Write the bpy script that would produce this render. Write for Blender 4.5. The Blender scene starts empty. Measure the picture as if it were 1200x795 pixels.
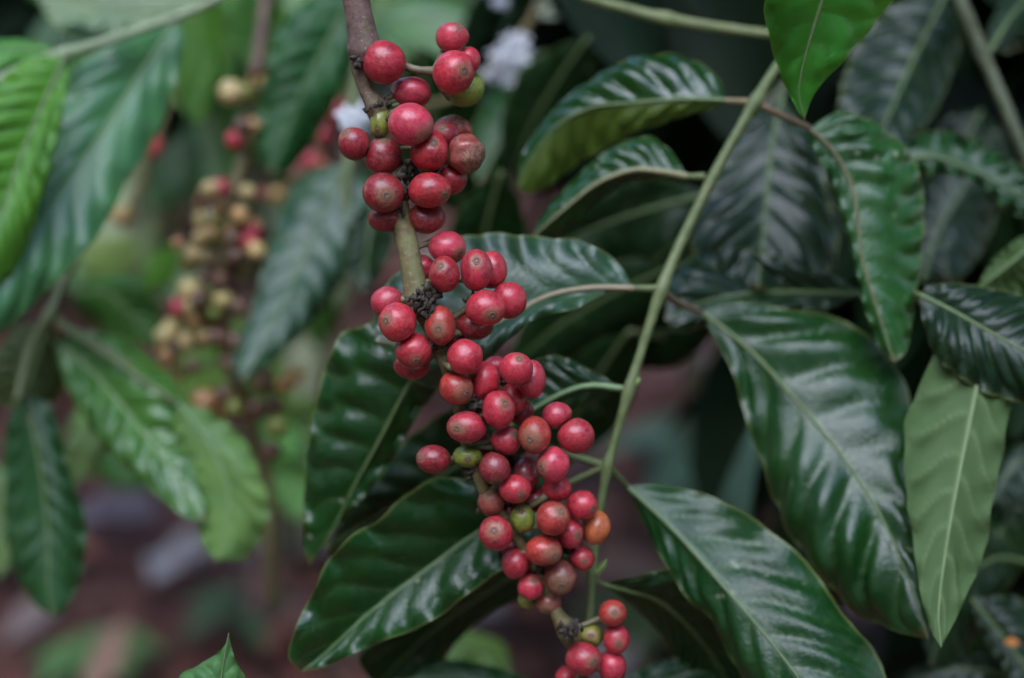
import bpy, math, random
import numpy as np
from mathutils import Vector
random.seed(7); rng = np.random.default_rng(7)
S = bpy.context.scene
COL = S.collection
W0 = {}                                            # world position of every root

# ------------------------------------------------------------------ camera frame
PITCH = math.radians(20.0); CH = 1.0; F = 1200*50/36
RIGHT = np.array([1.0, 0, 0]); FWD = np.array([0, math.cos(PITCH), -math.sin(PITCH)])
UP = np.array([0, math.sin(PITCH), math.cos(PITCH)]); CAM = np.array([0, 0, CH])
def P(x, y, d):
    return CAM + FWD*d + RIGHT*((x-600)/F*d) - UP*((y-397.5)/F*d)
def ground_at(x, y, z=0.0):
    v = FWD + RIGHT*((x-600)/F) - UP*((y-397.5)/F)
    return CAM + v*((z-CH)/v[2])

# ------------------------------------------------------------------ objects
def link(name, verts, faces, m, parent=None, loc=None, smooth=True, attrs=None, color=None, label=None, mats=None):
    verts = np.asarray(verts, float)
    if loc is None: loc = verts.mean(axis=0)
    loc = np.asarray(loc, float)
    me = bpy.data.meshes.new(name)
    me.from_pydata((verts-loc).tolist(), [], faces)
    if smooth: me.polygons.foreach_set('use_smooth', [True]*len(me.polygons))
    for k, (typ, data) in (attrs or {}).items():
        a = me.attributes.new(k, typ, 'POINT')
        a.data.foreach_set('vector' if typ == 'FLOAT_VECTOR' else ('color' if typ == 'FLOAT_COLOR' else 'value'), np.asarray(data, float).ravel())
    me.materials.append(m); me.update()
    o = bpy.data.objects.new(name, me); COL.objects.link(o)
    if parent is not None:
        o.parent = parent; o.location = loc - W0[parent.name]
    else: o.location = loc
    W0[o.name] = loc
    if color is not None: o.color = (*color, 1)
    if label: o['label'] = label
    return o
def tag(o, label, cat=None, group=None, kind=None):
    o['label'] = label
    if cat: o['category'] = cat
    if group: o['group'] = group
    if kind: o['kind'] = kind
    return o
def thing(name, loc, label, cat, group=None):
    o = bpy.data.objects.new(name, None); COL.objects.link(o); o.empty_display_size = .01
    o.location = loc; W0[o.name] = np.asarray(loc, float)
    return tag(o, label, cat, group)

def spline(pts, n):
    """Catmull-Rom through pts, n samples evenly spaced along it."""
    p = np.asarray(pts, float)
    if len(p) == 2: return p[0] + (p[1]-p[0])*np.linspace(0, 1, n)[:, None]
    q = np.vstack([2*p[0]-p[1], p, 2*p[-1]-p[-2]])
    out = []
    for i in range(1, len(q)-2):
        for t in np.linspace(0, 1, 24, endpoint=False):
            a, b, c, d = q[i-1], q[i], q[i+1], q[i+2]
            out.append(.5*((2*b)+(c-a)*t+(2*a-5*b+4*c-d)*t*t+(3*b-a-3*c+d)*t**3))
    out.append(p[-1]); out = np.array(out)
    s = np.r_[0, np.cumsum(np.linalg.norm(np.diff(out[:, :2], axis=0), axis=1)+1e-9)]
    ss = np.linspace(0, s[-1], n)
    return np.stack([np.interp(ss, s, out[:, k]) for k in range(p.shape[1])], 1)

def tube_geo(pts, rad, seg=12, rough=0.0, seed=0):
    pts = np.asarray(pts, float); n = len(pts); rad = np.broadcast_to(rad, n)
    r_ = np.random.default_rng(seed)
    T = np.gradient(pts, axis=0); T /= np.linalg.norm(T, axis=1)[:, None]+1e-12
    a = np.cross(T[0], [0.3, 0.8, 0.5]); a /= np.linalg.norm(a)
    V, Fc = [], []
    for i in range(n):
        a = a - T[i]*np.dot(a, T[i]); a /= np.linalg.norm(a)
        b = np.cross(T[i], a)
        for k in range(seg):
            th = 2*math.pi*k/seg
            V.append(pts[i]+(a*math.cos(th)+b*math.sin(th))*rad[i]*(1+rough*r_.normal()))
    for i in range(n-1):
        for k in range(seg):
            k2 = (k+1) % seg
            Fc.append((i*seg+k, i*seg+k2, (i+1)*seg+k2, (i+1)*seg+k))
    V.append(pts[0]-T[0]*rad[0]*.5); V.append(pts[-1]+T[-1]*rad[-1]*.5)
    for k in range(seg):
        k2 = (k+1) % seg
        Fc.append((len(V)-2, k2, k)); Fc.append((len(V)-1, (n-1)*seg+k, (n-1)*seg+k2))
    return np.array(V), Fc

# ------------------------------------------------------------------ materials
def mat(name):
    m = bpy.data.materials.new(name); m.use_nodes = True
    nt = m.node_tree; nt.nodes.clear()
    out = nt.nodes.new('ShaderNodeOutputMaterial')
    return m, nt, out
def N(nt, typ, **kw):
    n = nt.nodes.new(typ)
    ins = kw.pop('ins', {})
    for k, v in kw.items(): setattr(n, k, v)
    for k, v in ins.items():
        if hasattr(v, 'is_output'): nt.links.new(v, n.inputs[k])
        else: n.inputs[k].default_value = v
    return n
def mixc(nt, fac, a, b, blend='MIX'):
    n = nt.nodes.new('ShaderNodeMix'); n.data_type = 'RGBA'; n.blend_type = blend
    for i, v in ((0, fac), (6, a), (7, b)):
        if hasattr(v, 'is_output'): nt.links.new(v, n.inputs[i])
        elif i == 0: n.inputs[0].default_value = v
        else: n.inputs[i].default_value = (*v, 1) if len(v) == 3 else v
    return n.outputs[2]
def ramp(nt, fac, stops, interp='LINEAR'):
    n = nt.nodes.new('ShaderNodeValToRGB'); n.color_ramp.interpolation = interp
    el = n.color_ramp.elements
    while len(el) < len(stops): el.new(.5)
    for e, (p, c) in zip(el, stops):
        e.position = p; e.color = (c, c, c, 1) if not hasattr(c, '__len__') else (*c, 1)
    nt.links.new(fac, n.inputs[0]); return n.outputs[0]
def math_(nt, op, a, b=0.0, c=None, clamp=False):
    n = nt.nodes.new('ShaderNodeMath'); n.operation = op; n.use_clamp = clamp
    for i, v in enumerate((a, b) if c is None else (a, b, c)):
        if hasattr(v, 'is_output'): nt.links.new(v, n.inputs[i])
        else: n.inputs[i].default_value = v
    return n.outputs[0]
def noise(nt, vec, scale, detail=4, rough=.6):
    n = N(nt, 'ShaderNodeTexNoise', ins={'Vector': vec, 'Scale': scale, 'Detail': detail, 'Roughness': rough})
    return n.outputs[0]

def mat_cherry():
    m, nt, out = mat('cherry_skin')
    at = N(nt, 'ShaderNodeAttribute', attribute_name='canon')
    oi = N(nt, 'ShaderNodeObjectInfo'); age = N(nt, 'ShaderNodeAttribute', attribute_type='OBJECT', attribute_name='age').outputs['Fac']
    off = math_(nt, 'MULTIPLY', oi.outputs['Random'], 60.0)
    offv = N(nt, 'ShaderNodeCombineXYZ', ins={0: off, 1: off, 2: off}).outputs[0]
    v = N(nt, 'ShaderNodeVectorMath', operation='ADD', ins={0: at.outputs['Vector'], 1: offv}).outputs[0]
    sx = N(nt, 'ShaderNodeSeparateXYZ', ins={0: at.outputs['Vector']})
    n1 = noise(nt, v, 1.6, 3); n2 = noise(nt, v, 6, 5, .65); n3 = noise(nt, v, 22, 4, .7)
    # streaks that run from the stalk to the eye of the fruit
    sv = N(nt, 'ShaderNodeVectorMath', operation='MULTIPLY', ins={0: v, 1: (1, 1, .12)}).outputs[0]
    st = noise(nt, sv, 16, 3, .6)
    base = oi.outputs['Color']
    dark = mixc(nt, 1.0, base, (.45, .42, .5), 'MULTIPLY')
    light = mixc(nt, .20, base, (.75, .30, .26))
    c = mixc(nt, ramp(nt, n1, [(.32, 0), (.68, 1)]), dark, base)
    c = mixc(nt, math_(nt, 'MULTIPLY', ramp(nt, n2, [(.40, 0), (.68, 1)]), .72), c, light)
    c = mixc(nt, math_(nt, 'MULTIPLY', ramp(nt, st, [(.55, 0), (.72, 1)]), .42), c, mixc(nt, .45, base, (.55, .40, .20)))
    # blotches of darker bruising
    c = mixc(nt, math_(nt, 'MULTIPLY', ramp(nt, noise(nt, v, 2.7, 6, .7), [(.56, 0), (.66, 1)]), .5), c, mixc(nt, 1.0, base, (.28, .4, .4), 'MULTIPLY'))
    scar = math_(nt, 'MULTIPLY', ramp(nt, noise(nt, v, 4.6, 6, .72), [(.60, 0), (.67, 1)]), .6)
    c = mixc(nt, scar, c, mixc(nt, n3, (.13, .05, .03), (.42, .24, .13)))
    # pale lenticels
    vo = N(nt, 'ShaderNodeTexVoronoi', ins={'Vector': v, 'Scale': 9.0}).outputs['Distance']
    dots = math_(nt, 'MULTIPLY', ramp(nt, vo, [(.05, 1), (.12, 0)]), ramp(nt, n2, [(.38, 0), (.55, 1)]))
    c = mixc(nt, math_(nt, 'MULTIPLY', dots, .65), c, (.60, .38, .26))
    # corky patch round the eye, spreading with age
    z = math_(nt, 'ADD', sx.outputs[2], math_(nt, 'MULTIPLY', math_(nt, 'SUBTRACT', n2, .5), .42))
    lo = math_(nt, 'SUBTRACT', .955, math_(nt, 'MULTIPLY', age, .85))
    cork = math_(nt, 'MULTIPLY', math_(nt, 'SUBTRACT', z, lo), 7.0, clamp=True)
    cork = math_(nt, 'MULTIPLY', cork, ramp(nt, n3, [(.25, .25), (.6, 1)]))
    corkc = mixc(nt, n3, (.10, .035, .02), (.42, .24, .12))
    c = mixc(nt, math_(nt, 'MULTIPLY', cork, .75), c, corkc)
    # black rot specks on old fruit
    rotn = math_(nt, 'ADD', noise(nt, sv, 9, 5, .75), math_(nt, 'MULTIPLY', sx.outputs[2], math_(nt, 'MULTIPLY', age, .16)))
    rot = math_(nt, 'MULTIPLY', ramp(nt, rotn, [(.58, 0), (.64, 1)]), math_(nt, 'MINIMUM', math_(nt, 'MULTIPLY', age, 1.3), 1.0))
    c = mixc(nt, rot, c, (.025, .016, .015))
    rgh = math_(nt, 'ADD', .27, math_(nt, 'ADD', math_(nt, 'MULTIPLY', n2, .16), math_(nt, 'MULTIPLY', cork, .25)))
    bh = math_(nt, 'ADD', math_(nt, 'MULTIPLY', n3, .5), math_(nt, 'ADD', math_(nt, 'MULTIPLY', st, .6), math_(nt, 'MULTIPLY', cork, .6)))
    b = N(nt, 'ShaderNodeBump', ins={'Strength': .35, 'Distance': .0004, 'Height': bh})
    p = N(nt, 'ShaderNodeBsdfPrincipled', ins={'Base Color': c, 'Roughness': rgh, 'Normal': b.outputs[0], 'Specular IOR Level': .5,
          'Coat Weight': .32, 'Coat Roughness': .12, 'Subsurface Weight': .05, 'Subsurface Scale': .002, 'Subsurface Radius': (1, .3, .2)})
    nt.links.new(p.outputs[0], out.inputs[0]); return m

def mat_navel():
    m, nt, out = mat('fruit_eye')
    at = N(nt, 'ShaderNodeAttribute', attribute_name='canon')
    sx = N(nt, 'ShaderNodeSeparateXYZ', ins={0: at.outputs['Vector']})
    r = math_(nt, 'SQRT', math_(nt, 'ADD', math_(nt, 'MULTIPLY', sx.outputs[0], sx.outputs[0]), math_(nt, 'MULTIPLY', sx.outputs[1], sx.outputs[1])))
    n = noise(nt, at.outputs['Vector'], 30, 4)
    rr = math_(nt, 'ADD', r, math_(nt, 'MULTIPLY', math_(nt, 'SUBTRACT', n, .5), .06))
    c = ramp(nt, rr, [(.0, (.02, .012, .01)), (.055, (.035, .02, .016)), (.08, (.20, .13, .085)), (.12, (.055, .030, .022)), (.17, (.24, .13, .075)), (.22, (.16, .06, .035))])
    p = N(nt, 'ShaderNodeBsdfPrincipled', ins={'Base Color': c, 'Roughness': .7})
    nt.links.new(p.outputs[0], out.inputs[0]); return m

def mat_leaf():
    m, nt, out = mat('leaf_blade')
    oi = N(nt, 'ShaderNodeObjectInfo'); tc = N(nt, 'ShaderNodeTexCoord'); geo = N(nt, 'ShaderNodeNewGeometry')
    gl = N(nt, 'ShaderNodeAttribute', attribute_type='OBJECT', attribute_name='gloss').outputs['Fac']
    tr = N(nt, 'ShaderNodeAttribute', attribute_type='OBJECT', attribute_name='thin').outputs['Fac']
    uv = N(nt, 'ShaderNodeAttribute', attribute_name='blade').outputs['Vector']
    s = N(nt, 'ShaderNodeSeparateXYZ', ins={0: uv})            # t along, |u| across, vein
    off = math_(nt, 'MULTIPLY', oi.outputs['Random'], 9.0)
    v = N(nt, 'ShaderNodeVectorMath', operation='ADD', ins={0: tc.outputs['Object'], 1: N(nt, 'ShaderNodeCombineXYZ', ins={0: off, 1: off, 2: off}).outputs[0]}).outputs[0]
    n1 = noise(nt, v, 45, 4); n2 = noise(nt, v, 420, 4)
    base = oi.outputs['Color']
    c = mixc(nt, ramp(nt, n1, [(.3, 0), (.7, 1)]), mixc(nt, 1.0, base, (.72, .78, .8), 'MULTIPLY'), mixc(nt, 1.0, base, (1.25, 1.15, .9), 'MULTIPLY'))
    c = mixc(nt, math_(nt, 'MULTIPLY', s.outputs[2], .32), c, mixc(nt, .55, base, (.16, .26, .09)))
    # yellowish margin
    mg = math_(nt, 'MULTIPLY', ramp(nt, s.outputs[1], [(.955, 0), (.995, 1)]), .65)
    c = mixc(nt, mg, c, (.17, .20, .055))
    # small pale and brown flecks
    vo = N(nt, 'ShaderNodeTexVoronoi', ins={'Vector': v, 'Scale': 130.0}).outputs['Distance']
    fl = math_(nt, 'MULTIPLY', ramp(nt, vo, [(.10, 1), (.2, 0)]), ramp(nt, noise(nt, v, 28, 2), [(.55, 0), (.66, 1)]))
    c = mixc(nt, math_(nt, 'MULTIPLY', fl, .7), c, (.30, .33, .22))
    # brown scars, nibbled spots and dust
    sc_ = ramp(nt, noise(nt, v, 62, 5, .7), [(.685, 0), (.70, 1)])
    c = mixc(nt, math_(nt, 'MULTIPLY', sc_, .8), c, (.10, .060, .022))
    tipb = math_(nt, 'MULTIPLY', ramp(nt, s.outputs[0], [(.95, 0), (.995, 1)]), .6)
    c = mixc(nt, tipb, c, (.13, .085, .03))
    dust = math_(nt, 'MULTIPLY', ramp(nt, noise(nt, v, 150, 6, .75), [(.5, 0), (.75, 1)]), .12)
    c = mixc(nt, dust, c, (.16, .18, .13))
    under = mixc(nt, .30, base, (.15, .24, .10))
    under = mixc(nt, math_(nt, 'MULTIPLY', s.outputs[2], .4), under, (.24, .33, .15))
    rl = N(nt, 'ShaderNodeAttribute', attribute_name='lit_under').outputs['Fac']
    c = mixc(nt, rl, c, (.075, .125, .008))  # one half painted yellow-green, as an underside with light coming through
    back = geo.outputs['Backfacing']
    col = mixc(nt, back, c, under)
    rg = math_(nt, 'ADD', math_(nt, 'ADD', math_(nt, 'MULTIPLY', rl, .3), math_(nt, 'SUBTRACT', .43, math_(nt, 'MULTIPLY', gl, .17))), math_(nt, 'MULTIPLY', n1, .10))
    rg = math_(nt, 'ADD', rg, math_(nt, 'MULTIPLY', dust, .7))
    rg = math_(nt, 'ADD', rg, math_(nt, 'MULTIPLY', back, .2), clamp=True)
    net = N(nt, 'ShaderNodeTexVoronoi', feature='DISTANCE_TO_EDGE', ins={'Vector': v, 'Scale': 330.0}).outputs['Distance']
    net = ramp(nt, net, [(.0, 0), (.12, 1)])
    b = N(nt, 'ShaderNodeBump', ins={'Strength': .32, 'Distance': .0006, 'Height': math_(nt, 'ADD', math_(nt, 'ADD', math_(nt, 'MULTIPLY', net, .35), math_(nt, 'MULTIPLY', n2, .8)), math_(nt, 'MULTIPLY', s.outputs[2], -.8))})
    p = N(nt, 'ShaderNodeBsdfPrincipled', ins={'Base Color': col, 'Roughness': rg, 'Normal': b.outputs[0], 'Specular IOR Level': math_(nt, 'ADD', .08, math_(nt, 'MULTIPLY', gl, .44))})
    tl = N(nt, 'ShaderNodeBsdfTranslucent', ins={'Color': mixc(nt, 1.0, mixc(nt, .35, base, (.25, .40, .03)), (1.5, 1.5, 1.0), 'MULTIPLY')})
    mx = N(nt, 'ShaderNodeMixShader', ins={0: tr, 1: p.outputs[0], 2: tl.outputs[0]})
    nt.links.new(mx.outputs[0], out.inputs[0]); return m

def mat_plain(name, rough=.55, sc=300, var=.5, bump=.3, spec=.4, dist=.0006):
    """Object-coloured stem, bark or vein with mottling."""
    m, nt, out = mat(name)
    oi = N(nt, 'ShaderNodeObjectInfo'); tc = N(nt, 'ShaderNodeTexCoord')
    n1 = noise(nt, tc.outputs['Object'], sc, 5, .65); n2 = noise(nt, tc.outputs['Object'], sc*.22, 3)
    base = oi.outputs['Color']
    c = mixc(nt, ramp(nt, n1, [(.3, 0), (.7, 1)]), mixc(nt, var, base, mixc(nt, 1.0, base, (.35, .3, .3), 'MULTIPLY')), mixc(nt, var*.5, base, (.42, .34, .24)))
    c = mixc(nt, math_(nt, 'MULTIPLY', ramp(nt, n2, [(.45, 0), (.65, 1)]), var*.5), c, mixc(nt, 1.0, base, (.55, .7, .45), 'MULTIPLY'))
    b = N(nt, 'ShaderNodeBump', ins={'Strength': bump, 'Distance': dist, 'Height': n1})
    p = N(nt, 'ShaderNodeBsdfPrincipled', ins={'Base Color': c, 'Roughness': rough, 'Normal': b.outputs[0], 'Specular IOR Level': spec})
    nt.links.new(p.outputs[0], out.inputs[0]); return m

def mat_bark():
    m, nt, out = mat('branch_bark')
    tc = N(nt, 'ShaderNodeTexCoord'); tt = N(nt, 'ShaderNodeAttribute', attribute_name='along').outputs['Fac']
    v = tc.outputs['Object']
    n1 = noise(nt, v, 260, 6, .7); n2 = noise(nt, v, 90, 4); n3 = noise(nt, v, 900, 3)
    old = mixc(nt, ramp(nt, n1, [(.3, 0), (.7, 1)]), (.055, .028, .024), (.20, .115, .09))
    olive = mixc(nt, ramp(nt, n1, [(.3, 0), (.7, 1)]), (.085, .065, .022), (.23, .18, .075))
    c = mixc(nt, ramp(nt, math_(nt, 'ADD', tt, math_(nt, 'MULTIPLY', math_(nt, 'SUBTRACT', n2, .5), .12)), [(.17, 0), (.25, 1)]), old, olive)
    c = mixc(nt, math_(nt, 'MULTIPLY', ramp(nt, n2, [(.52, 0), (.64, 1)]), .6), c, (.15, .17, .06))
    c = mixc(nt, math_(nt, 'MULTIPLY', ramp(nt, n3, [(.62, 0), (.7, 1)]), .6), c, (.36, .29, .22))
    b = N(nt, 'ShaderNodeBump', ins={'Strength': .6, 'Distance': .0008, 'Height': n1})
    p = N(nt, 'ShaderNodeBsdfPrincipled', ins={'Base Color': c, 'Roughness': .7, 'Normal': b.outputs[0]})
    nt.links.new(p.outputs[0], out.inputs[0]); return m

def mat_vcol(name, rough=.6, thin=0.0, spec=.4):
    m, nt, out = mat(name)
    at = N(nt, 'ShaderNodeAttribute', attribute_name='tint'); tc = N(nt, 'ShaderNodeTexCoord')
    n1 = noise(nt, tc.outputs['Object'], 60, 4)
    c = mixc(nt, n1, mixc(nt, 1.0, at.outputs['Color'], (.6, .6, .6), 'MULTIPLY'), mixc(nt, 1.0, at.outputs['Color'], (1.25, 1.25, 1.25), 'MULTIPLY'))
    p = N(nt, 'ShaderNodeBsdfPrincipled', ins={'Base Color': c, 'Roughness': rough, 'Specular IOR Level': spec})
    if thin:
        tl = N(nt, 'ShaderNodeBsdfTranslucent', ins={'Color': c})
        mx = N(nt, 'ShaderNodeMixShader', ins={0: thin, 1: p.outputs[0], 2: tl.outputs[0]})
        nt.links.new(mx.outputs[0], out.inputs[0])
    else: nt.links.new(p.outputs[0], out.inputs[0])
    return m

def mat_ground():
    m, nt, out = mat('forest_soil')
    tc = N(nt, 'ShaderNodeTexCoord'); v = tc.outputs['Object']
    n1 = noise(nt, v, 3.5, 6, .65); n2 = noise(nt, v, 18, 6, .7); n3 = noise(nt, v, 9, 3)
    c = mixc(nt, ramp(nt, n2, [(.4, 0), (.6, 1)]), (.040, .012, .009), (.31, .115, .078))
    c = mixc(nt, ramp(nt, n1, [(.4, 0), (.65, 1)]), c, (.15, .055, .042))
    c = mixc(nt, math_(nt, 'MULTIPLY', ramp(nt, n3, [(.55, 0), (.7, 1)]), .7), c, (.36, .17, .12))
    b = N(nt, 'ShaderNodeBump', ins={'Strength': .9, 'Distance': .02, 'Height': n2})
    p = N(nt, 'ShaderNodeBsdfPrincipled', ins={'Base Color': c, 'Roughness': .85, 'Normal': b.outputs[0]})
    nt.links.new(p.outputs[0], out.inputs[0]); return m

M_CH, M_NV, M_LF, M_BK, M_GR = mat_cherry(), mat_navel(), mat_leaf(), mat_bark(), mat_ground()
M_VEIN = mat_plain('leaf_midrib', .45, 200, .25, .15)
M_STEM = mat_plain('green_stem', .5, 160, .4, .3)
M_DRY = mat_plain('calyx_gap_shade', .9, 700, .6, .8)
M_LIT = mat_vcol('leaf_litter', .75)
M_FOL = mat_vcol('far_foliage', .6, .10, .12)
M_PET = mat_vcol('blossom_petal', .55, .3)

# ------------------------------------------------------------------ leaves
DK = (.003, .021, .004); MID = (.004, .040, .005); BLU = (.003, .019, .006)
PALE = (.038, .064, .015); BRT = (.055, .24, .030); YEL = (.085, .17, .012)
LEAF_N = 0
def leaf(parent, mid, A, B, d, dA=0.0, dB=0.0, col=DK, under=False, nv=9, quilt=.0016, wave=.0015, gloss=.8, thin=.04,
         pet=None, rib=True, ribcol=(.11, .18, .06), ribr=.0010, petcol=None, nt=96, nu=12, label=None, sag=0.0, bow=.12, buckle=.0048, lit_half=0.0):
    """A leaf blade spread between its midrib and its two margins (pixel outlines at depth d = (base, tip))."""
    global LEAF_N; LEAF_N += 1
    r_ = np.random.default_rng(100+LEAF_N)
    base, tip = mid[0], mid[-1]
    d = (d, d) if not hasattr(d, '__len__') else d
    m = spline(mid, nt); a = spline([base]+list(A)+[tip], nt); b = spline([base]+list(B)+[tip], nt)
    t = np.linspace(0, 1, nt)
    dm = d[0]+(d[1]-d[0])*t - sag*np.sin(math.pi*t)
    wa = np.linalg.norm(a-m, axis=1); wb = np.linalg.norm(b-m, axis=1)
    oa = dA*wa/wa.max(); ob = dB*wb/wb.max()
    ph = r_.random(2); p1, p2 = r_.random(2)*6.28
    sc = 1+.030*np.abs(np.sin(math.pi*(nv*t+p1)))-.02+.022*np.sin(9*t+p2)+.018*np.sin(23*t+p1)
    a = m+(a-m)*sc[:, None]; b = m+(b-m)*(1+.030*np.abs(np.sin(math.pi*(nv*t+p2)))-.02+.022*np.sin(8*t+p1)+.018*np.sin(21*t+p2))[:, None]
    bk = r_.normal(size=4)*buckle
    us = np.linspace(-1, 1, 2*nu+1)
    G = np.zeros((nt, len(us), 3)); VE = np.zeros((nt, len(us)))

    for i in range(nt):
        for j, u in enumerate(us):
            e, o, w, sd = (a[i], oa[i], wa[i], 0) if u < 0 else (b[i], ob[i], wb[i], 1)
            k = abs(u)
            xy = m[i]+(e-m[i])*k
            dd = dm[i]+o*k - bow*w*dm[i]/F*math.sin(math.pi*k)*.5
            f1 = nv*t[i]*6.283
            dd += wave*k**3*(math.sin(f1+p1+sd*2)+.6*math.sin(.43*f1+p2))*min(1, 6*t[i], 6*(1-t[i])+.2)
            dd += k*min(1, w/60)*min(1, 5*t[i])*(bk[2*sd]*math.sin(5.5*t[i]+p1+2.2*k)+bk[2*sd+1]*math.sin(11*t[i]+p2-2.5*k)*.7)
            G[i, j] = P(xy[0], xy[1], dd)
    du = np.gradient(G, axis=1); dt = np.gradient(G, axis=0)
    Nn = np.cross(dt, du); Nn /= np.linalg.norm(Nn, axis=2)[..., None]+1e-12
    toc = CAM - G; sgn = np.sign((Nn*toc).sum())
    flip = sgn < 0
    if under: flip = not flip
    if flip: Nn = -Nn                                   # Nn points out of the upper side
    for i in range(nt):
        for j, u in enumerate(us):
            k = abs(u); sd = 0 if u < 0 else 1
            jit = .16*math.sin(5.1*t[i]+p2+sd)+.09*math.sin(13*t[i]+p1-sd)+.05*math.sin(9*k+p2)
            phi = nv*(t[i]-.20*k**1.2)+.5*sd+jit+ph[sd]*.2
            s = abs(math.sin(math.pi*phi))
            h = s**.7*(1-k**4*.75)*min(1, k*1.9)*min(1, 5*t[i])*min(1, 4*(1-t[i]))
            amp = 2.3*quilt*(.8+.45*math.sin(7*t[i]+p1+2*sd))*min(1.0, (wa[i] if sd == 0 else wb[i])/45)
            G[i, j] += Nn[i, j]*(amp*h)
            VE[i, j] = max((1-s)**5*(1-.6*k), max(0, 1-k*14))
    nw = len(us)
    V = G.reshape(-1, 3)
    Fc = []
    for i in range(nt-1):
        for j in range(nw-1):
            q = (i*nw+j, i*nw+j+1, (i+1)*nw+j+1, (i+1)*nw+j)
            Fc.append(q)
    # face winding so that the face normal is the upper side
    q = Fc[(nt//2)*(nw-1)+nw//4]; c = np.cross(V[q[1]]-V[q[0]], V[q[3]]-V[q[0]])
    if np.dot(c, Nn[nt//2, nw//4]) < 0: Fc = [f[::-1] for f in Fc]
    blade = np.stack([np.repeat(t, nw), np.tile(np.abs(us), nt), VE.ravel()], 1)
    jc = np.array(col)*(1+.12*r_.normal(size=3)*np.array([1, .6, .8]))
    lf = link('leaf', V, Fc, M_LF, parent, loc=V[nw//2], attrs={'blade': ('FLOAT_VECTOR', blade), 'lit_under': ('FLOAT', np.tile((us > .02)*lit_half, nt))}, color=tuple(np.clip(jc, .004, 1)), label=label)
    lf['gloss'] = float(gloss); lf['thin'] = float(thin)
    if rib:
        c = G[:, nu]; side = -Nn[:, nu] if under else Nn[:, nu]
        rr = ribr*(1.05-.85*t)
        v, f = tube_geo(c+side*rr[:, None]*.25, rr, 8)
        link('midrib', v, f, M_VEIN, lf, color=ribcol)
    if pet:
        pts = spline(list(pet)+[(base[0], base[1], d[0])], 14)
        v, f = tube_geo([P(*p) for p in pts], np.linspace(.0016, .0012, 14), 9)
        link('petiole', v, f, M_STEM, lf, color=petcol or (.12, .17, .055))
    return lf

def stem(parent, pts, rad, col=(.13, .18, .06), n=60, name='stem', nodes=(), m=None, seg=14, label=None):
    """pts (x, y, depth) and radii in pixels; nodes are swollen rings."""
    p = spline([(*a, r) for a, r in zip(pts, np.broadcast_to(rad, len(pts)))], n)
    w = np.array([P(*q[:3]) for q in p]); r = p[:, 3]*p[:, 2]/F
    for (nx, ny, g) in nodes:
        r = r*(1+g*np.exp(-((p[:, 0]-nx)**2+(p[:, 1]-ny)**2)/12**2))
    v, f = tube_geo(w, r, seg, .02, int(pts[0][0]) % 97)
    along = np.r_[np.repeat(np.linspace(0, 1, n), seg), 0, 1]
    return link(name, v, f, m or M_STEM, parent, loc=w[0], attrs={'along': ('FLOAT', along)}, color=col, label=label)

# ------------------------------------------------------------------ cherries
RED = (.56, .016, .042); DRED = (.26, .004, .016); PNK = (.64, .028, .065); CRM = (.38, .006, .020); ORD = (.50, .030, .022); ORG = (.62, .15, .04)
GRN = (.19, .26, .022); BRN = (.30, .065, .04); YLW = (.55, .38, .10)
LAB = {GRN: 'unripe green cherry', ORG: 'half-ripe orange cherry'}
def sphere_dirs(ns, nr):
    th = np.r_[0, .05, .10, .15, .21, np.linspace(.3, math.pi, nr)]
    V = [(0, 0, 1)]
    for a in th[1:-1]:
        for k in range(ns):
            b = 2*math.pi*k/ns; V.append((math.sin(a)*math.cos(b), math.sin(a)*math.sin(b), math.cos(a)))
    V.append((0, 0, -1)); V = np.array(V); Fc = []
    for k in range(ns): Fc.append((0, 1+k, 1+(k+1) % ns))
    R = len(th)-2
    for i in range(R-1):
        for k in range(ns):
            k2 = (k+1) % ns
            Fc.append((1+i*ns+k, 1+(i+1)*ns+k, 1+(i+1)*ns+k2, 1+i*ns+k2))
    L = len(V)-1
    for k in range(ns): Fc.append((L, 1+(R-1)*ns+(k+1) % ns, 1+(R-1)*ns+k))
    return V, Fc
SPH_HI, SPH_LO = sphere_dirs(36, 20), sphere_dirs(18, 9)
CHN = 0
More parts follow.
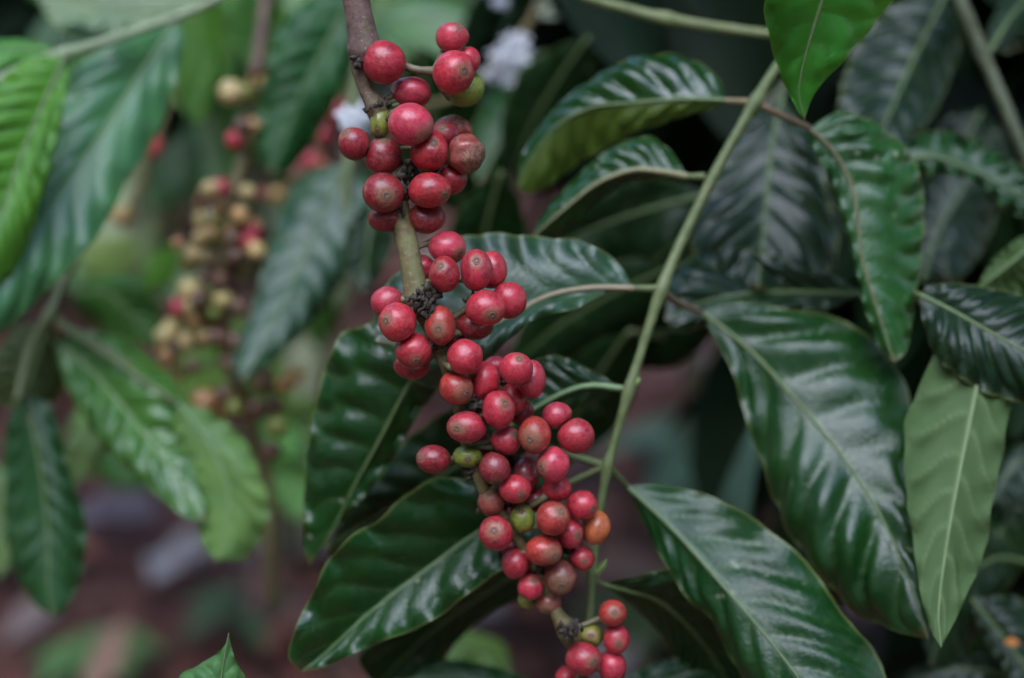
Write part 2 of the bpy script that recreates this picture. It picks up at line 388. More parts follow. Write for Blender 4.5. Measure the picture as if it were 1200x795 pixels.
def cherry(parent, x, y, d, rx, ry, nav, col, planes=(), age=0.0, hi=True, stalk_to=None, label=None, name='cherry'):
    global CHN; CHN += 1
    r_ = np.random.default_rng(1000+CHN)
    n = np.array([nav[0], -nav[1], 0.0]); l = math.hypot(n[0], n[1])
    if l > .97: n[:2] *= .97/l
    nz = math.sqrt(1-n[0]**2-n[1]**2)*(nav[2] if len(nav) > 2 else 1)
    nw = RIGHT*n[0]+UP*n[1]-FWD*nz; nw /= np.linalg.norm(nw)
    e1 = np.cross(nw, [.31, .52, .79]); e1 /= np.linalg.norm(e1)
    sp = r_.random()*6.28; e2 = np.cross(nw, e1)
    e1, e2 = e1*math.cos(sp)+e2*math.sin(sp), e2*math.cos(sp)-e1*math.sin(sp)
    C = P(x, y, d); k = d/F; rz = math.sqrt(rx*ry)
    w1, w2 = r_.normal(size=(2, 3))
    def place(c, h=1.0):
        c = np.asarray(c, float); q = c.copy()
        lump = 1+.018*np.sin(2.2*(q@w1)+1)+.014*np.sin(3.1*(q@w2))+.010*np.cos(2*np.arctan2(q[:, 1], q[:, 0]))*(1-q[:, 2]**2)
        zz = q[:, 2]
        lump = lump-.035*np.exp(-((1-zz)/.035)**2)-.02*np.exp(-((1+zz)/.1)**2)
        if age > .5:                                     # shrivelled skin
            an = np.arctan2(q[:, 1], q[:, 0])
            lump = lump+.040*np.sin(an*6+3*zz)*(1-zz**2)+.030*np.abs(np.sin(an*8.5+w1[0]*4+2*zz))*(1-zz**4)+.03*np.sin(5*(q@w2))
        q = q*(lump*h)[:, None]*np.array([1, 1, 1.03])
        wv = q[:, :1]*e1+q[:, 1:2]*e2+q[:, 2:3]*nw
        X = C + (wv@RIGHT)[:, None]*RIGHT*rx*k + (wv@UP)[:, None]*UP*ry*k + (wv@FWD)[:, None]*FWD*rz*k
        for (pp, pn) in planes:                          # flattened where it presses on its neighbour
            dd = (X-pp)@pn; soft = .0006
            over = np.where(dd > -soft*4, soft*np.logaddexp(0, dd/soft), 0)
            X = X-over[:, None]*pn
        return X
    V, Fc = SPH_HI if hi else SPH_LO
    jc = np.array(col)*(1+.10*r_.normal())*(1+.05*r_.normal(size=3))
    o = link(name, place(V), Fc, M_CH, parent, loc=C, attrs={'canon': ('FLOAT_VECTOR', V)}, color=tuple(np.clip(jc, .005, 1)), label=label or LAB.get(col))
    o['age'] = float(age if age else r_.choice([0, .04, .1, .18], p=[.35, .3, .2, .15]))
    if hi:
        prof = [(.001, .955), (.045, .958), (.058, .988), (.085, 1.012), (.105, 1.0), (.13, 1.008), (.165, 1.003), (.20, .985)]
        c, hh = [], []
        for (rho, h) in prof:
            for q in range(16):
                wob = 1+.10*math.sin(q*2.1+w1[0]*5)+.06*r_.normal()
                a = 2*math.pi*q/16; rr = rho*wob*1.22
                c.append((rr*math.cos(a), rr*math.sin(a), math.sqrt(1-rr*rr))); hh.append(h+.004*r_.normal())
        f = [(i*16+q, i*16+(q+1) % 16, (i+1)*16+(q+1) % 16, (i+1)*16+q) for i in range(len(prof)-1) for q in range(16)]
        f = [g[::-1] for g in f]; f.append(tuple(range(16)))
        c = np.array(c)
        lumpfix = 1+.035*np.exp(-((1-c[:, 2])/.035)**2)*.8
        link('fruit_eye', place(c, np.array(hh)*lumpfix), f, M_NV, o, attrs={'canon': ('FLOAT_VECTOR', c)})
    if stalk_to is not None:
        s0 = C-nw*rz*k*.93; s1 = np.asarray(stalk_to)
        mid_ = (s0+s1)/2-nw*rz*k*.25
        tt = np.linspace(0, 1, 9)[:, None]
        pts = s0*(1-tt)**2+2*mid_*tt*(1-tt)+s1*tt**2
        v, f = tube_geo(pts, np.linspace(.0011, .0008, 9)*(1+.5*np.exp(-np.linspace(0, 3, 9))), 8)
        link('stalk', v, f, M_STEM, o, color=(.15, .13, .055))
    return o

# ================================================================== MAIN FRUITING BRANCH
D0 = .5
def dmain(y): return D0 + .028*max(0, (y-430)/350)**1.2
# (x, y, rx, ry, layer, eye dx, eye dy or None, colour, age)
FRUIT = [
 (450,73,25,26,0,None,RED,0), (530,44.5,19.5,18,1,(9,-10),PNK,.1), (532,85,24.5,26,0,(13,2),RED,.15), (546,72,17,18,2,None,RED,0),
 (545,104,23,22,2,None,GRN,0), (481.5,109,24,19,2,None,PNK,0), (481,146,27,25,0,(20,15),PNK,.3), (446,145,13,19,1,(-3,11),GRN,0),
 (415,168.5,19,19.5,1,(-9,-11),DRED,.15), (449,183,23,23,1,(2,-17),DRED,.1), (503.5,178,24,24,1,(6,-8),CRM,.05), (522,160,18,18,2,(-3,-8),DRED,.1),
 (530,154,23,18,3,(-3,-14),ORD,.75), (545,181,22.5,22.5,1,(18,9),BRN,.6), (449,226.5,24.5,23.5,0,(6,5),CRM,.2), (503.5,223,25,21.5,0,(18,8),CRM,.1),
 (529,210,18.5,18,2,None,CRM,0), (453,256,21.5,17,2,None,DRED,.1), (500,256,22,19,2,None,DRED,.05),
 (524,290,22,20,2,(16,8),PNK,0), (495,314,15,15,3,None,PNK,0), (521,321.5,18.5,22,0,(-4,-9),CRM,.1), (558,316.5,19.5,24.5,0,(1,-10),RED,.15),
 (576,317,18.5,22,2,None,RED,.1), (596.5,352,21,21,1,None,RED,.05), (569,361,23.5,21.5,0,(8,9),RED,.15), (454,355,19,19,1,None,PNK,.05),
 (466,378,22,23,0,(-12,-2),RED,.15), (516,382,18.5,23.5,0,(-1,4),ORD,.2), (556,380,22,18.5,2,None,DRED,0), (485,410,22,20.5,0,(4,13),RED,.1),
 (483,427,21.5,18.5,2,None,CRM,0), (545,419,21,21,0,None,RED,0), (535,454.5,20.5,20.5,0,(13,7),ORD,.4), (547.5,500.5,23.5,18.5,0,(-11.5,1),RED,.2),
 (568.5,447,18,23,2,None,RED,0), (581,429,14,12,3,None,PNK,0), (604.5,432.5,20,19.5,0,(4,-12),RED,.1), (623,445,17,23,2,None,RED,.05),
 (584,480,20,23,0,(8,-8),RED,.15), (601,468,17,19,2,None,CRM,0), (611,483,14.5,16,3,None,CRM,0), (593,516.5,18,17.5,1,(11,-8),RED,.15),
 (626.5,510,19.5,22.5,0,(-6,4),ORD,.35), (652.5,487,17.5,16,2,None,PNK,0), (675,511,22,21.5,1,None,RED,0), (508,539,20,17.5,1,(-15,-4),DRED,.1),
 (548,535,18,13,1,(.5,2.5),GRN,.05), (579.5,549,18.5,19,0,(3,15),DRED,.1), (603.5,573,19,17,0,(8,6),RED,.1), (576,588,16.5,18,2,(-3,-10),BRN,.15),
 (616,557,16.5,21.5,3,None,DRED,0), (648.5,544,19,22,0,(-14,3),PNK,.2), (652.5,572,17,16.5,2,None,RED,0), (612,608,15,16.5,1,(-1,-10),GRN,.15),
 (648,607.5,20,20.5,0,(9,-10),ORD,.2), (682.5,592,18,17.5,1,(12,4),RED,.05), (698,618.5,17,21,2,None,ORG,0), (668,625,16,19,1,(9,1),RED,.15),
 (581,625,20.5,20.5,0,(-2,-6),RED,.25), (637.5,645,22,18.5,0,(12,4),ORD,.35), (604,660.5,16.5,17.5,1,None,RED,.05), (681.5,654.5,15.5,15.5,2,(3,2),RED,.1),
 (657,676,20.5,20.5,1,(0,8),BRN,.4), (622,688,15.5,15.5,1,(4,-10),PNK,.2), (643,706.5,15.5,13.5,2,(-2,8),BRN,.3), (618,703,11,11,3,None,GRN,0),
 (718,719,16.5,15.5,1,(1,-4),ORD,.2), (722,748.5,15.5,17.5,1,(2,3),RED,.15), (692,745,16.5,14.5,2,(0,-3),GRN,.25), (683.5,772,21,19.5,0,(11,0),RED,.15),
 (717.5,781,16,18.5,1,None,PNK,.05), (690,808,15,15,1,None,RED,0), (664,794,13,13,3,None,RED,0),
 (598,600,15,15,3,None,DRED,0), (628,586,15,15,3,None,DRED,0), (563,522,15,15,3,None,DRED,0), (620,662,15,15,3,None,DRED,0), (532,398,15,15,3,None,DRED,0), (476,205,18,18,3,None,DRED,0), (600,640,14,14,3,None,DRED,0)]
xy = np.array([c[:2] for c in FRUIT], float); rr = np.array([math.sqrt(c[2]*c[3]) for c in FRUIT])
lay = np.array([c[4] for c in FRUIT], float)
dz = np.array([0, 17, 30, 44])[lay.astype(int)].astype(float); dz0 = dz.copy()
for it in range(200):
    for i in range(len(FRUIT)):
        for j in range(i):
            h2 = ((xy[i]-xy[j])**2).sum(); need = (.93*(rr[i]+rr[j]))**2
            if h2 < need:
                gap = math.sqrt(need-h2); cur = dz[i]-dz[j]
                if abs(cur) < gap:
                    s = np.sign(lay[i]-lay[j]) or np.sign(cur) or 1
                    e = (gap-abs(cur) if np.sign(cur) == s else gap+abs(cur))*.25
                    dz[i] += s*e; dz[j] -= s*e
    dz += (dz0-dz)*.02
STEM_A = [(404,-90,.494),(412,-30,.495),(419,20,.497),(428,62,.499)]
path = [(404,-90,0),(413,-30,0),(420,15,2),(427,55,6),(424,78,10),(428,105,12),(440,125,14),(452,165,24),(462,210,30),(470,255,28),(478,290,18),(484,322,14),(490,350,16),
        (501,378,26),(512,405,24),(526,440,28),(538,478,24),(546,515,26),(556,550,24),(574,585,28),(600,620,30),(625,660,32),(642,695,30),(653,720,22),(666,740,20),(676,770,26),(684,800,30),(690,840,34)]
rad = [17,17,16,18,13,8,9,11,12,12,13,13.5,14,9,7.5,7,7.5,7,7,7,7,7.5,8,8,11,6,5,4]
spts = [(x, y, dmain(y)+z*D0/F) for x, y, z in path]
br = thing('fruiting_branch', P(*spts[0]), 'sharp foreground coffee branch hung with clusters of red cherries', 'coffee branch', 'fruiting coffee branches')
stem(br, spts, rad, n=150, nodes=[(428,62,.22),(440,125,.45),(490,350,.2),(512,405,.35),(546,535,.4),(666,740,.3)], m=M_BK, seg=20)
sw = np.array([P(*q) for q in spline(spts, 200)])
for i, c in enumerate(FRUIT):
    x, y, rx, ry, l, nv, col, age = c
    d = dmain(y)+dz[i]*D0/F
    ctr = P(x, y, d); near = sw[np.argmin(((sw-ctr)**2).sum(1))]
    if i in (1, 2, 3, 4): near = P(507, 84, D0+.004)
    if nv is None:
        v = np.array([x, y])-spline([p[:2] for p in path], 200)[np.argmin(((sw-ctr)**2).sum(1))]
        v = v/(np.linalg.norm(v)+1e-6)
        nav = (v[0]*.85+.2*rng.normal(), v[1]*.85+.2*rng.normal(), -.6)
        l_ = math.hypot(nav[0], nav[1]); nav = (nav[0]/l_*.965, nav[1]/l_*.965, -1)
    else: nav = (nv[0]/rx, nv[1]/ry)
    lb = 'withered brown cherry' if age >= .5 else None
    ol = np.linalg.norm(near-ctr)
    pl = []
    for j in range(len(FRUIT)):
        if j != i:
            cj = P(xy[j][0], xy[j][1], dmain(xy[j][1])+dz[j]*D0/F); v_ = cj-ctr; l_ = np.linalg.norm(v_)
            if l_ < 1.04*(rr[i]+rr[j])*d/F:
                pl.append((ctr+v_*(rr[i]/(rr[i]+rr[j]))-v_/l_*.00012, v_/l_))
    cherry(br, x, y, d, rx, ry, nav, col, pl, age, True, near if ol < .026 else None, lb)
stem(br, [(437,60,.503),(470,76,.503),(490,82,.502),(508,84,.503),(515,90,.506)], [5,5,4.5,6,7], n=24, name='peduncle', col=(.16,.13,.07))
for (x0, y0, x1, y1) in ((448,125,466,112), (450,126,462,122), (446,122,455,108)):
    stem(br, [(x0,y0,.507),((x0+x1)/2+2,(y0+y1)/2+1,.5065),(x1+8,y1-1,.507)], [4,3,3.5], n=10, name='peduncle', col=(.13,.19,.05))
def clump(parent, x, y, d, w, h, n, seed):
    r_ = np.random.default_rng(seed); V, Fc = [], []
    sv, sf = sphere_dirs(8, 4)
    for i in range(n):
        cx, cy = x+r_.normal()*w*.45, y+r_.normal()*h*.45; dd = d+r_.normal()*.0016
        q = sv*(1+.35*r_.normal(size=(len(sv), 1)))
        s = (2.2+2.6*r_.random())*d/F
        pts = P(cx, cy, dd)+q*s*np.array([r_.uniform(.6, 1.5), r_.uniform(.6, 1.5), r_.uniform(.6, 1.6)])
        Fc += [tuple(k+len(V) for k in f) for f in sf]; V += pts.tolist()
    link('remnant_gap_shade', V, Fc, M_DRY, parent, color=(.014, .009, .011))
for k, (x, y, z, w, h, n) in enumerate([(420,72,.499,9,8,14),(440,122,.5035,10,8,16),(434,131,.503,4,8,8),(492,352,.4985,16,14,36),(504,366,.4985,9,14,24),(513,402,.502,10,10,18),(470,222,.505,12,22,30),(506,345,.4995,12,10,22),(480,200,.507,14,14,26),(520,398,.503,8,8,14),
                                       (552,352,.503,10,6,10),(556,478,.507,8,20,20),(640,655,.527,14,14,22),(605,640,.529,16,14,30),(596,600,.524,14,16,26),(560,520,.519,12,20,24),(600,545,.522,14,14,24),(590,440,.517,14,14,20),(664,640,.526,10,10,14),(512,205,.511,12,16,24),(665,738,.521,14,12,18),(448,213,.4995,12,5,8),(548,556,.516,6,8,10),(566,580,.522,10,14,16)]):
    clump(br, x, y, z, w, h, n, 40+k)  # remnants at the nodes; clumps inside the lower clusters stand in for gap shade
leaf(br, [(515,400),(480,450),(447,512),(415,570),(388,625),(362,662)],
     [(480,372),(430,378),(402,390),(386,430),(372,470),(360,530),(354,590),(356,640)],
     [(530,425),(514,450),(500,472),(473,515),(455,548),(430,580),(400,612),(378,640)], (.555,.585), .008, .004, MID, nv=8, quilt=.0015, wave=.003, gloss=.95,
     pet=[(512,405,.508),(514,402,.525)])

# ================================================================== GREEN SHOOT behind the fruit, right of centre
sh = thing('leafy_shoot', P(1010,-60,.60), 'green coffee stem with paired glossy leaves just right of the foreground fruit', 'coffee shoot', 'leafy coffee shoots')
stem(sh, [(1010,-80,.60),(950,20,.585),(908,82,.575),(885,120,.57),(842,195,.565),(800,280,.56),(775,340,.555),(752,410,.553),(737,458,.552),(722,510,.552),(712,547,.552),(700,620,.552),(693,690,.553),(690,745,.555)],
     [5.7,6,6,6.4,6.1,6.4,6.8,5.5,5.9,4.9,5.3,4.8,4.8,4.8], n=130, nodes=[(885,120,.45),(825,208,.25),(775,340,.35),(737,458,.35),(712,547,.4),(697,675,.5)], col=(.10,.15,.04))
leaf(sh, [(850,118),(800,117),(740,121),(692,127),(650,150),(617,192),(606,222)], [(838,88),(790,64),(735,72),(680,103),(645,134),(612,180)],
     [(835,128),(780,142),(730,162),(690,186),(655,210),(625,226)], (.575,.60), .014, .012, MID, nv=9, quilt=.002, lit_half=1.0, pet=[(885,120,.57)], petcol=(.22,.17,.08), thin=.3, gloss=1.7, label='arched leaf with a yellowish rim')
leaf(sh, [(805,207),(770,201),(740,200),(700,215),(660,246),(622,280)], [(790,182),(762,163),(720,172),(680,203),(640,248)],
     [(780,208),(735,215),(705,235),(675,262),(645,280)], (.568,.585), .010, .012, MID, pet=[(825,207,.564)], ribcol=(.25,.24,.12), ribr=.0014, gloss=1)
leaf(sh, [(742,338),(690,338),(640,348),(590,375),(530,400),(485,405),(440,400)], [(725,310),(690,286),(640,279),(600,271),(555,275),(505,298),(460,330),(440,360)],
     [(705,346),(672,363),(630,372),(600,395),(580,415),(545,445),(490,450)], (.552,.545), .011, -.004, (.018,.060,.022), pet=[(775,338,.555)], ribcol=(.30,.24,.15), ribr=.0013, gloss=1.05, wave=.0022, quilt=.0007)
leaf(sh, [(727,455),(690,452),(655,463),(610,490),(560,530)], [(705,440),(672,424),(640,418),(600,440),(570,480)],
     [(705,466),(675,480),(640,502),(600,540)], (.552,.556), .006, .008, DK, pet=[(737,458,.552)], ribcol=(.16,.27,.11), ribr=.0013)
leaf(sh, [(822,366),(880,412),(940,478),(990,540),(1035,610),(1065,680),(1088,750)], [(850,352),(920,361),(990,379),(1045,424),(1068,490),(1066,570),(1077,640),(1092,700)],
     [(836,395),(860,440),(880,510),(905,580),(940,645),(985,698),(1040,735)], (.598,.535), .018, .014, MID, nv=8, quilt=.0032, wave=.002, pet=[(777,342,.556),(795,355,.575)], petcol=(.24,.16,.10), ribcol=(.10,.16,.05), gloss=1)
leaf(sh, [(735,570),(790,622),(850,690),(905,755),(950,815),(985,870)], [(775,568),(830,582),(890,613),(940,658),(985,714),(1030,775),(1040,840)],
     [(750,605),(775,655),(805,702),(835,725),(860,775),(905,835)], (.570,.515), .015, .013, MID, nv=8, quilt=.0015, pet=[(712,547,.552)], ribcol=(.09,.16,.06), ribr=.0012, gloss=.8)
leaf(sh, [(704,684),(735,692),(778,708),(830,762),(870,830)], [(740,676),(790,668),(840,705),(880,780)], [(735,706),(770,740),(800,790),(840,835)], (.556,.61), -.012, .02, DK, pet=[(696,676,.553)], gloss=.5)
leaf(sh, [(668,566),(620,590),(558,625),(510,660),(465,693),(425,725),(385,762),(352,788)], [(630,552),(560,557),(500,563),(452,600),(400,640),(368,690),(346,735),(338,768)],
     [(650,610),(612,650),(570,680),(530,710),(490,736),(450,753),(418,765),(385,780)], (.563,.545), -.012, -.009, MID, nv=8, quilt=.0011, wave=.003, pet=[(712,547,.552),(690,556,.558)], ribcol=(.10,.17,.06), ribr=.0012, gloss=1)
leaf(sh, [(690,640),(630,660),(570,695),(500,745),(440,805)], [(600,650),(520,680),(450,720),(420,770)], [(640,690),(585,712),(545,742),(500,795)], (.60,.61), -.02, .01, DK, pet=[(697,676,.553)], gloss=.4)
leaf(sh, [(610,515),(535,548),(465,590),(380,645)], [(560,468),(500,498),(430,565)], [(590,570),(505,622),(420,665)], (.60,.64), .0, .01, DK, gloss=.3, pet=[(712,547,.552)])
leaf(sh, [(948,150),(975,176),(997,215),(1005,260),(1012,310),(1030,370),(1048,425)], [(950,163),(960,185),(972,215),(985,250),(1000,300),(1010,350),(1027,400)],
     [(985,132),(1030,148),(1070,195),(1083,250),(1078,310),(1072,360),(1062,410)], (.580,.565), .004, .014, (.014,.065,.011), nv=11, quilt=.0022, wave=.0025, pet=[(885,120,.57),(912,134,.571)], petcol=(.20,.13,.08), ribcol=(.20,.17,.09), ribr=.0008, gloss=1)
for (x, y, a, b) in ((699,672,12,-16),(690,668,-5,-14),(742,452,8,-9)):
    stem(sh, [(x,y,.552),(x+a*.6,y+b*.5,.5515),(x+a,y+b,.551)], [4,3.5,1], n=10, name='bud', col=(.17,.28,.05))
v = np.array([P(*q) for q in [(806,617.5,.5585),(813,616,.5585),(823,617,.559),(823,621,.559),(812,622,.5585)]])

dk = thing('leafy_shoot', P(860,150,.70), 'near-black leaves added for the shade between the fruit and the green stem', 'coffee shoot', 'leafy coffee shoots')
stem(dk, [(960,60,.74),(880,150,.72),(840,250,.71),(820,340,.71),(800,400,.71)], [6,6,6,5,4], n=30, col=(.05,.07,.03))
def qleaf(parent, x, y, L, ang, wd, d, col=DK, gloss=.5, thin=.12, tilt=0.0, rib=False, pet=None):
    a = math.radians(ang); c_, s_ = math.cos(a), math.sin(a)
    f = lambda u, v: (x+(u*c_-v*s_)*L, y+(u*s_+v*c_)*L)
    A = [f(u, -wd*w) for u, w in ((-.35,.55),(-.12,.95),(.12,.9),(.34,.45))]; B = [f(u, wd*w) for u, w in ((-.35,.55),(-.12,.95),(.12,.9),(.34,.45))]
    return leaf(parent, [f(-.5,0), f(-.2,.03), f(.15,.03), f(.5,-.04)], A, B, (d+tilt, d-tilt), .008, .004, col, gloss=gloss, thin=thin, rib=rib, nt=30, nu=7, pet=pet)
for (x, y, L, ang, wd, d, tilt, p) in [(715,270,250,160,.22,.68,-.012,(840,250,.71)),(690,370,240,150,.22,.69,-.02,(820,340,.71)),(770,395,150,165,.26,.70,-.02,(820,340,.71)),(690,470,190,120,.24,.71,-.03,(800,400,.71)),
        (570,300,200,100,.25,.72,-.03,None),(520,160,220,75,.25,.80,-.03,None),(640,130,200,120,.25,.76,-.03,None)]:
    qleaf(dk, x, y, L, ang, wd, d, DK if x != 715 else BLU, .25 if x == 715 else .0, .02, tilt, True, [p] if p else None)  # near-black colour without sheen puts the shade of the gaps into these leaves

# ================================================================== TWIG along the top
tw = thing('bare_twig', P(640,-20,.62), 'thin green twig crossing the top edge behind the shoot', 'twig')
stem(tw, [(640,-25,.62),(690,-2,.62),(740,12,.62),(780,22,.62),(840,32,.62),(905,40,.62),(960,40,.63)], [6,6,6,6.5,6,5.5,5], n=50, nodes=[(780,22,.3)], col=(.17,.22,.075))

# bright leaf hanging over the stem at the top
b1 = thing('leafy_shoot', P(1005,-120,.5), 'bright green leaf hanging point down from the top edge', 'coffee shoot', 'leafy coffee shoots')
stem(b1, [(1150,-190,.55),(1080,-150,.52),(1005,-115,.5)], [7,6,5], n=20)
leaf(b1, [(1000,-100),(970,-20),(948,50),(936,105),(943,141)], [(935,-80),(899,0),(904,58),(918,96),(933,127)], [(1080,-70),(1045,0),(1012,42),(985,72),(957,106),(946,130)],
     (.50,.525), -.004, .02, (.030,.17,.020), nv=7, quilt=.0012, thin=.35, gloss=.45, pet=[(1005,-115,.5)])

# ================================================================== RIGHT SIDE SHOOTS
s2 = thing('leafy_shoot', P(1100,-60,.66), 'grey-green stem in the top right corner with dark bluish leaves', 'coffee shoot', 'leafy coffee shoots')
stem(s2, [(1095,-60,.67),(1125,0,.66),(1150,60,.66),(1180,130,.655),(1215,215,.65),(1240,300,.65)], [8,8,7.5,7.5,7,7], n=60, nodes=[(1150,60,.3)], col=(.05,.075,.03))
leaf(s2, [(1110,-10),(1070,70),(1035,150),(1008,215)], [(1050,0),(1003,55),(985,110),(985,165)], [(1125,50),(1095,130),(1060,185)], (.70,.65), .01, .01, BLU, pet=[(1125,0,.66)], quilt=.0016)
leaf(s2, [(1045,192),(1090,184),(1140,200),(1190,226),(1240,262)], [(1070,162),(1120,155),(1170,180),(1215,210)], [(1065,203),(1110,206),(1150,217),(1185,250)], (.64,.63), .009, .002, MID, wave=.006, quilt=.001, gloss=.8)
leaf(s2, [(1160,60),(1185,20),(1230,-30)], [(1160,30),(1190,-20)], [(1190,60),(1230,20)], (.66,.69), .01, .01, BLU)
leaf(s2, [(1080,330),(1100,270),(1130,215),(1170,150)], [(1060,300),(1075,240),(1110,180)], [(1120,330),(1160,270),(1185,200)], (.70,.73), .01, .01, BLU, rib=True)
leaf(s2, [(918,112),(906,160),(899,220),(894,280),(888,338)], [(872,145),(842,200),(815,262),(818,312),(855,342)], [(952,160),(968,212),(977,272),(970,318),(925,340)], (.66,.607), .010, .010, BLU, quilt=.0032, nv=8, gloss=.85, label='broad ribbed bluish leaf hanging down')
leaf(s2, [(1010,345),(945,343),(885,344),(825,354),(778,375)], [(985,328),(930,308),(880,293),(830,290),(792,322)], [(965,362),(905,368),(845,374),(802,390)], (.62,.605), .011, -.004, BLU, quilt=.003, nv=9, gloss=.95)
leaf(s2, [(1150,130),(1120,190),(1105,260),(1110,330)], [(1110,140),(1080,200),(1078,280)], [(1180,170),(1165,250),(1140,310)], (.74,.70), .01, .01, BLU)

s3 = thing('leafy_shoot', P(1260,330,.58), 'shoot on the right edge with a pale underside leaf below a dark leaf', 'coffee shoot', 'leafy coffee shoots')
stem(s3, [(1330,230,.60),(1240,320,.59),(1180,375,.59),(1120,372,.585),(1070,345,.58),(1050,310,.59)], [7,7,6.5,6,5,3], n=40, col=(.12,.16,.06))
leaf(s3, [(1078,346),(1122,368),(1172,396),(1230,428)], [(1090,334),(1130,333),(1180,343),(1240,372)], [(1082,380),(1100,420),(1130,446),(1172,464),(1225,475)], (.565,.545), .007, -.003, BLU, quilt=.0014, gloss=.7, pet=[(1070,345,.58)])
leaf(s3, [(1152,405),(1141,470),(1123,560),(1109,640),(1100,715),(1103,759)], [(1102,408),(1080,450),(1064,492),(1059,560),(1068,622),(1076,682),(1090,735)],
     [(1188,440),(1180,500),(1167,570),(1157,640),(1132,702),(1110,745)], (.560,.522), .004, .006, PALE, under=True, quilt=.0012, wave=.0018, gloss=.2, ribcol=(.17,.25,.10), thin=.10, nv=8, pet=[(1180,375,.59)], label='pale green leaf showing its matt underside')
leaf(s3, [(1215,280),(1185,308),(1140,343)], [(1200,275),(1165,303)], [(1215,322),(1188,348)], (.60,.59), 0, .01, PALE, under=True, gloss=.2, thin=.25, pet=[(1240,320,.59)], label='small pale green leaf corner')
s4 = thing('leafy_shoot', P(1260,600,.66), 'dark lower right corner shoot whose leaf has an orange rust spot', 'coffee shoot', 'leafy coffee shoots')
stem(s4, [(1270,470,.68),(1240,560,.67),(1225,660,.66),(1215,760,.66),(1210,860,.66)], [7,7,7,7,7], n=40)
lf = leaf(s4, [(1138,702),(1168,738),(1200,780),(1235,830)], [(1165,699),(1205,705),(1245,745)], [(1148,738),(1168,770),(1195,808)], (.63,.615), .008, .0, BLU, gloss=.75)
leaf(s4, [(1215,560),(1190,590),(1165,640),(1155,690)], [(1175,555),(1160,600),(1150,650)], [(1225,600),(1205,650),(1175,690)], (.70,.66), .01, .02, MID, gloss=.7)
leaf(s4, [(1225,540),(1190,545),(1160,590)], [(1195,520),(1165,550)], [(1215,575),(1185,600)], (.68,.67), .008, .0, BLU, gloss=.9)
leaf(s4, [(1205,660),(1165,655),(1120,690),(1090,780)], [(1150,620),(1105,660),(1080,730)], [(1180,690),(1150,735),(1120,780)], (.66,.63), .0, .01, DK, gloss=.6)
leaf(s4, [(1205,800),(1150,785),(1090,790),(1050,810)], [(1160,770),(1110,770),(1070,785)], [(1160,830),(1100,830)], (.64,.64), .006, 0, BLU, gloss=.9)
leaf(s4, [(1030,640),(970,650),(905,700),(880,745)], [(1000,620),(930,640),(890,690)], [(1010,690),(960,730),(910,760)], (.68,.68), .0, .01, DK, gloss=.5)
sp = []
for k in range(10): sp.append(P(1187+7*math.cos(k*.628), 752+5*math.sin(k*.628), .6195))
# the rust spot sits on the blade: find the blade point there
me = lf.data; wl = W0[lf.name]
best = min(me.vertices, key=lambda q: np.linalg.norm((np.array(q.co)+wl-CAM)/np.dot(np.array(q.co)+wl-CAM, FWD)-(P(1187,752,1.0)-CAM)))
c0 = np.array(best.co)+wl; n0 = np.array(best.normal)
a_ = np.cross(n0, UP); a_ /= np.linalg.norm(a_); b_ = np.cross(n0, a_)
V = [c0+n0*.0012]+[c0+n0*.0006+(a_*math.cos(k*.524)*.0030+b_*math.sin(k*.524)*.0021)*(1+.15*math.sin(k*2.3)) for k in range(12)]
link('rust_spot', V, [(0, 1+k, 1+(k+1) % 12) for k in range(12)], M_VEIN, lf, color=(.62,.22,.05))

# low leaves along the bottom edge
s5 = thing('leafy_shoot', P(640,900,.62), 'leaf tops poking over the bottom edge below the fruit', 'coffee shoot', 'leafy coffee shoots')
stem(s5, [(690,745,.555),(680,800,.58),(660,860,.60),(640,930,.62)], [6,6,6,6], n=30)
leaf(s5, [(655,850),(590,805),(520,795),(450,805),(390,850)], [(625,800),(580,782),(530,774),(480,781),(425,800)], [(600,850),(520,850),(450,860)], (.61,.61), .007, -.01, MID, gloss=.9, pet=[(660,860,.60)])
leaf(s5, [(690,860),(745,815),(800,800),(860,820),(910,870)], [(715,812),(750,785),(790,773),(835,778),(880,810)], [(750,850),(810,850),(870,870)], (.60,.60), .008, -.01, MID, gloss=.95, pet=[(660,860,.60)])
leaf(s5, [(600,790),(560,760),(530,765),(500,800)], [(590,755),(550,740),(520,755)], [(570,790),(540,800)], (.75,.75), .02, 0, (.10,.15,.03), gloss=.4)
s6 = thing('leafy_shoot', P(255,900,.5), 'bright green leaf tip rising from the bottom edge at left', 'coffee shoot', 'leafy coffee shoots')
stem(s6, [(245,960,.5),(250,905,.5)], [5,4], n=8)
leaf(s6, [(250,905),(255,840),(260,790),(268,742)], [(195,880),(188,830),(212,795),(245,772),(263,757)], [(310,880),(310,825),(286,790),(275,770),(271,756)], (.505,.505), .004, .012, (.10,.28,.07), gloss=.4, thin=.3, pet=[(248,930,.5)])

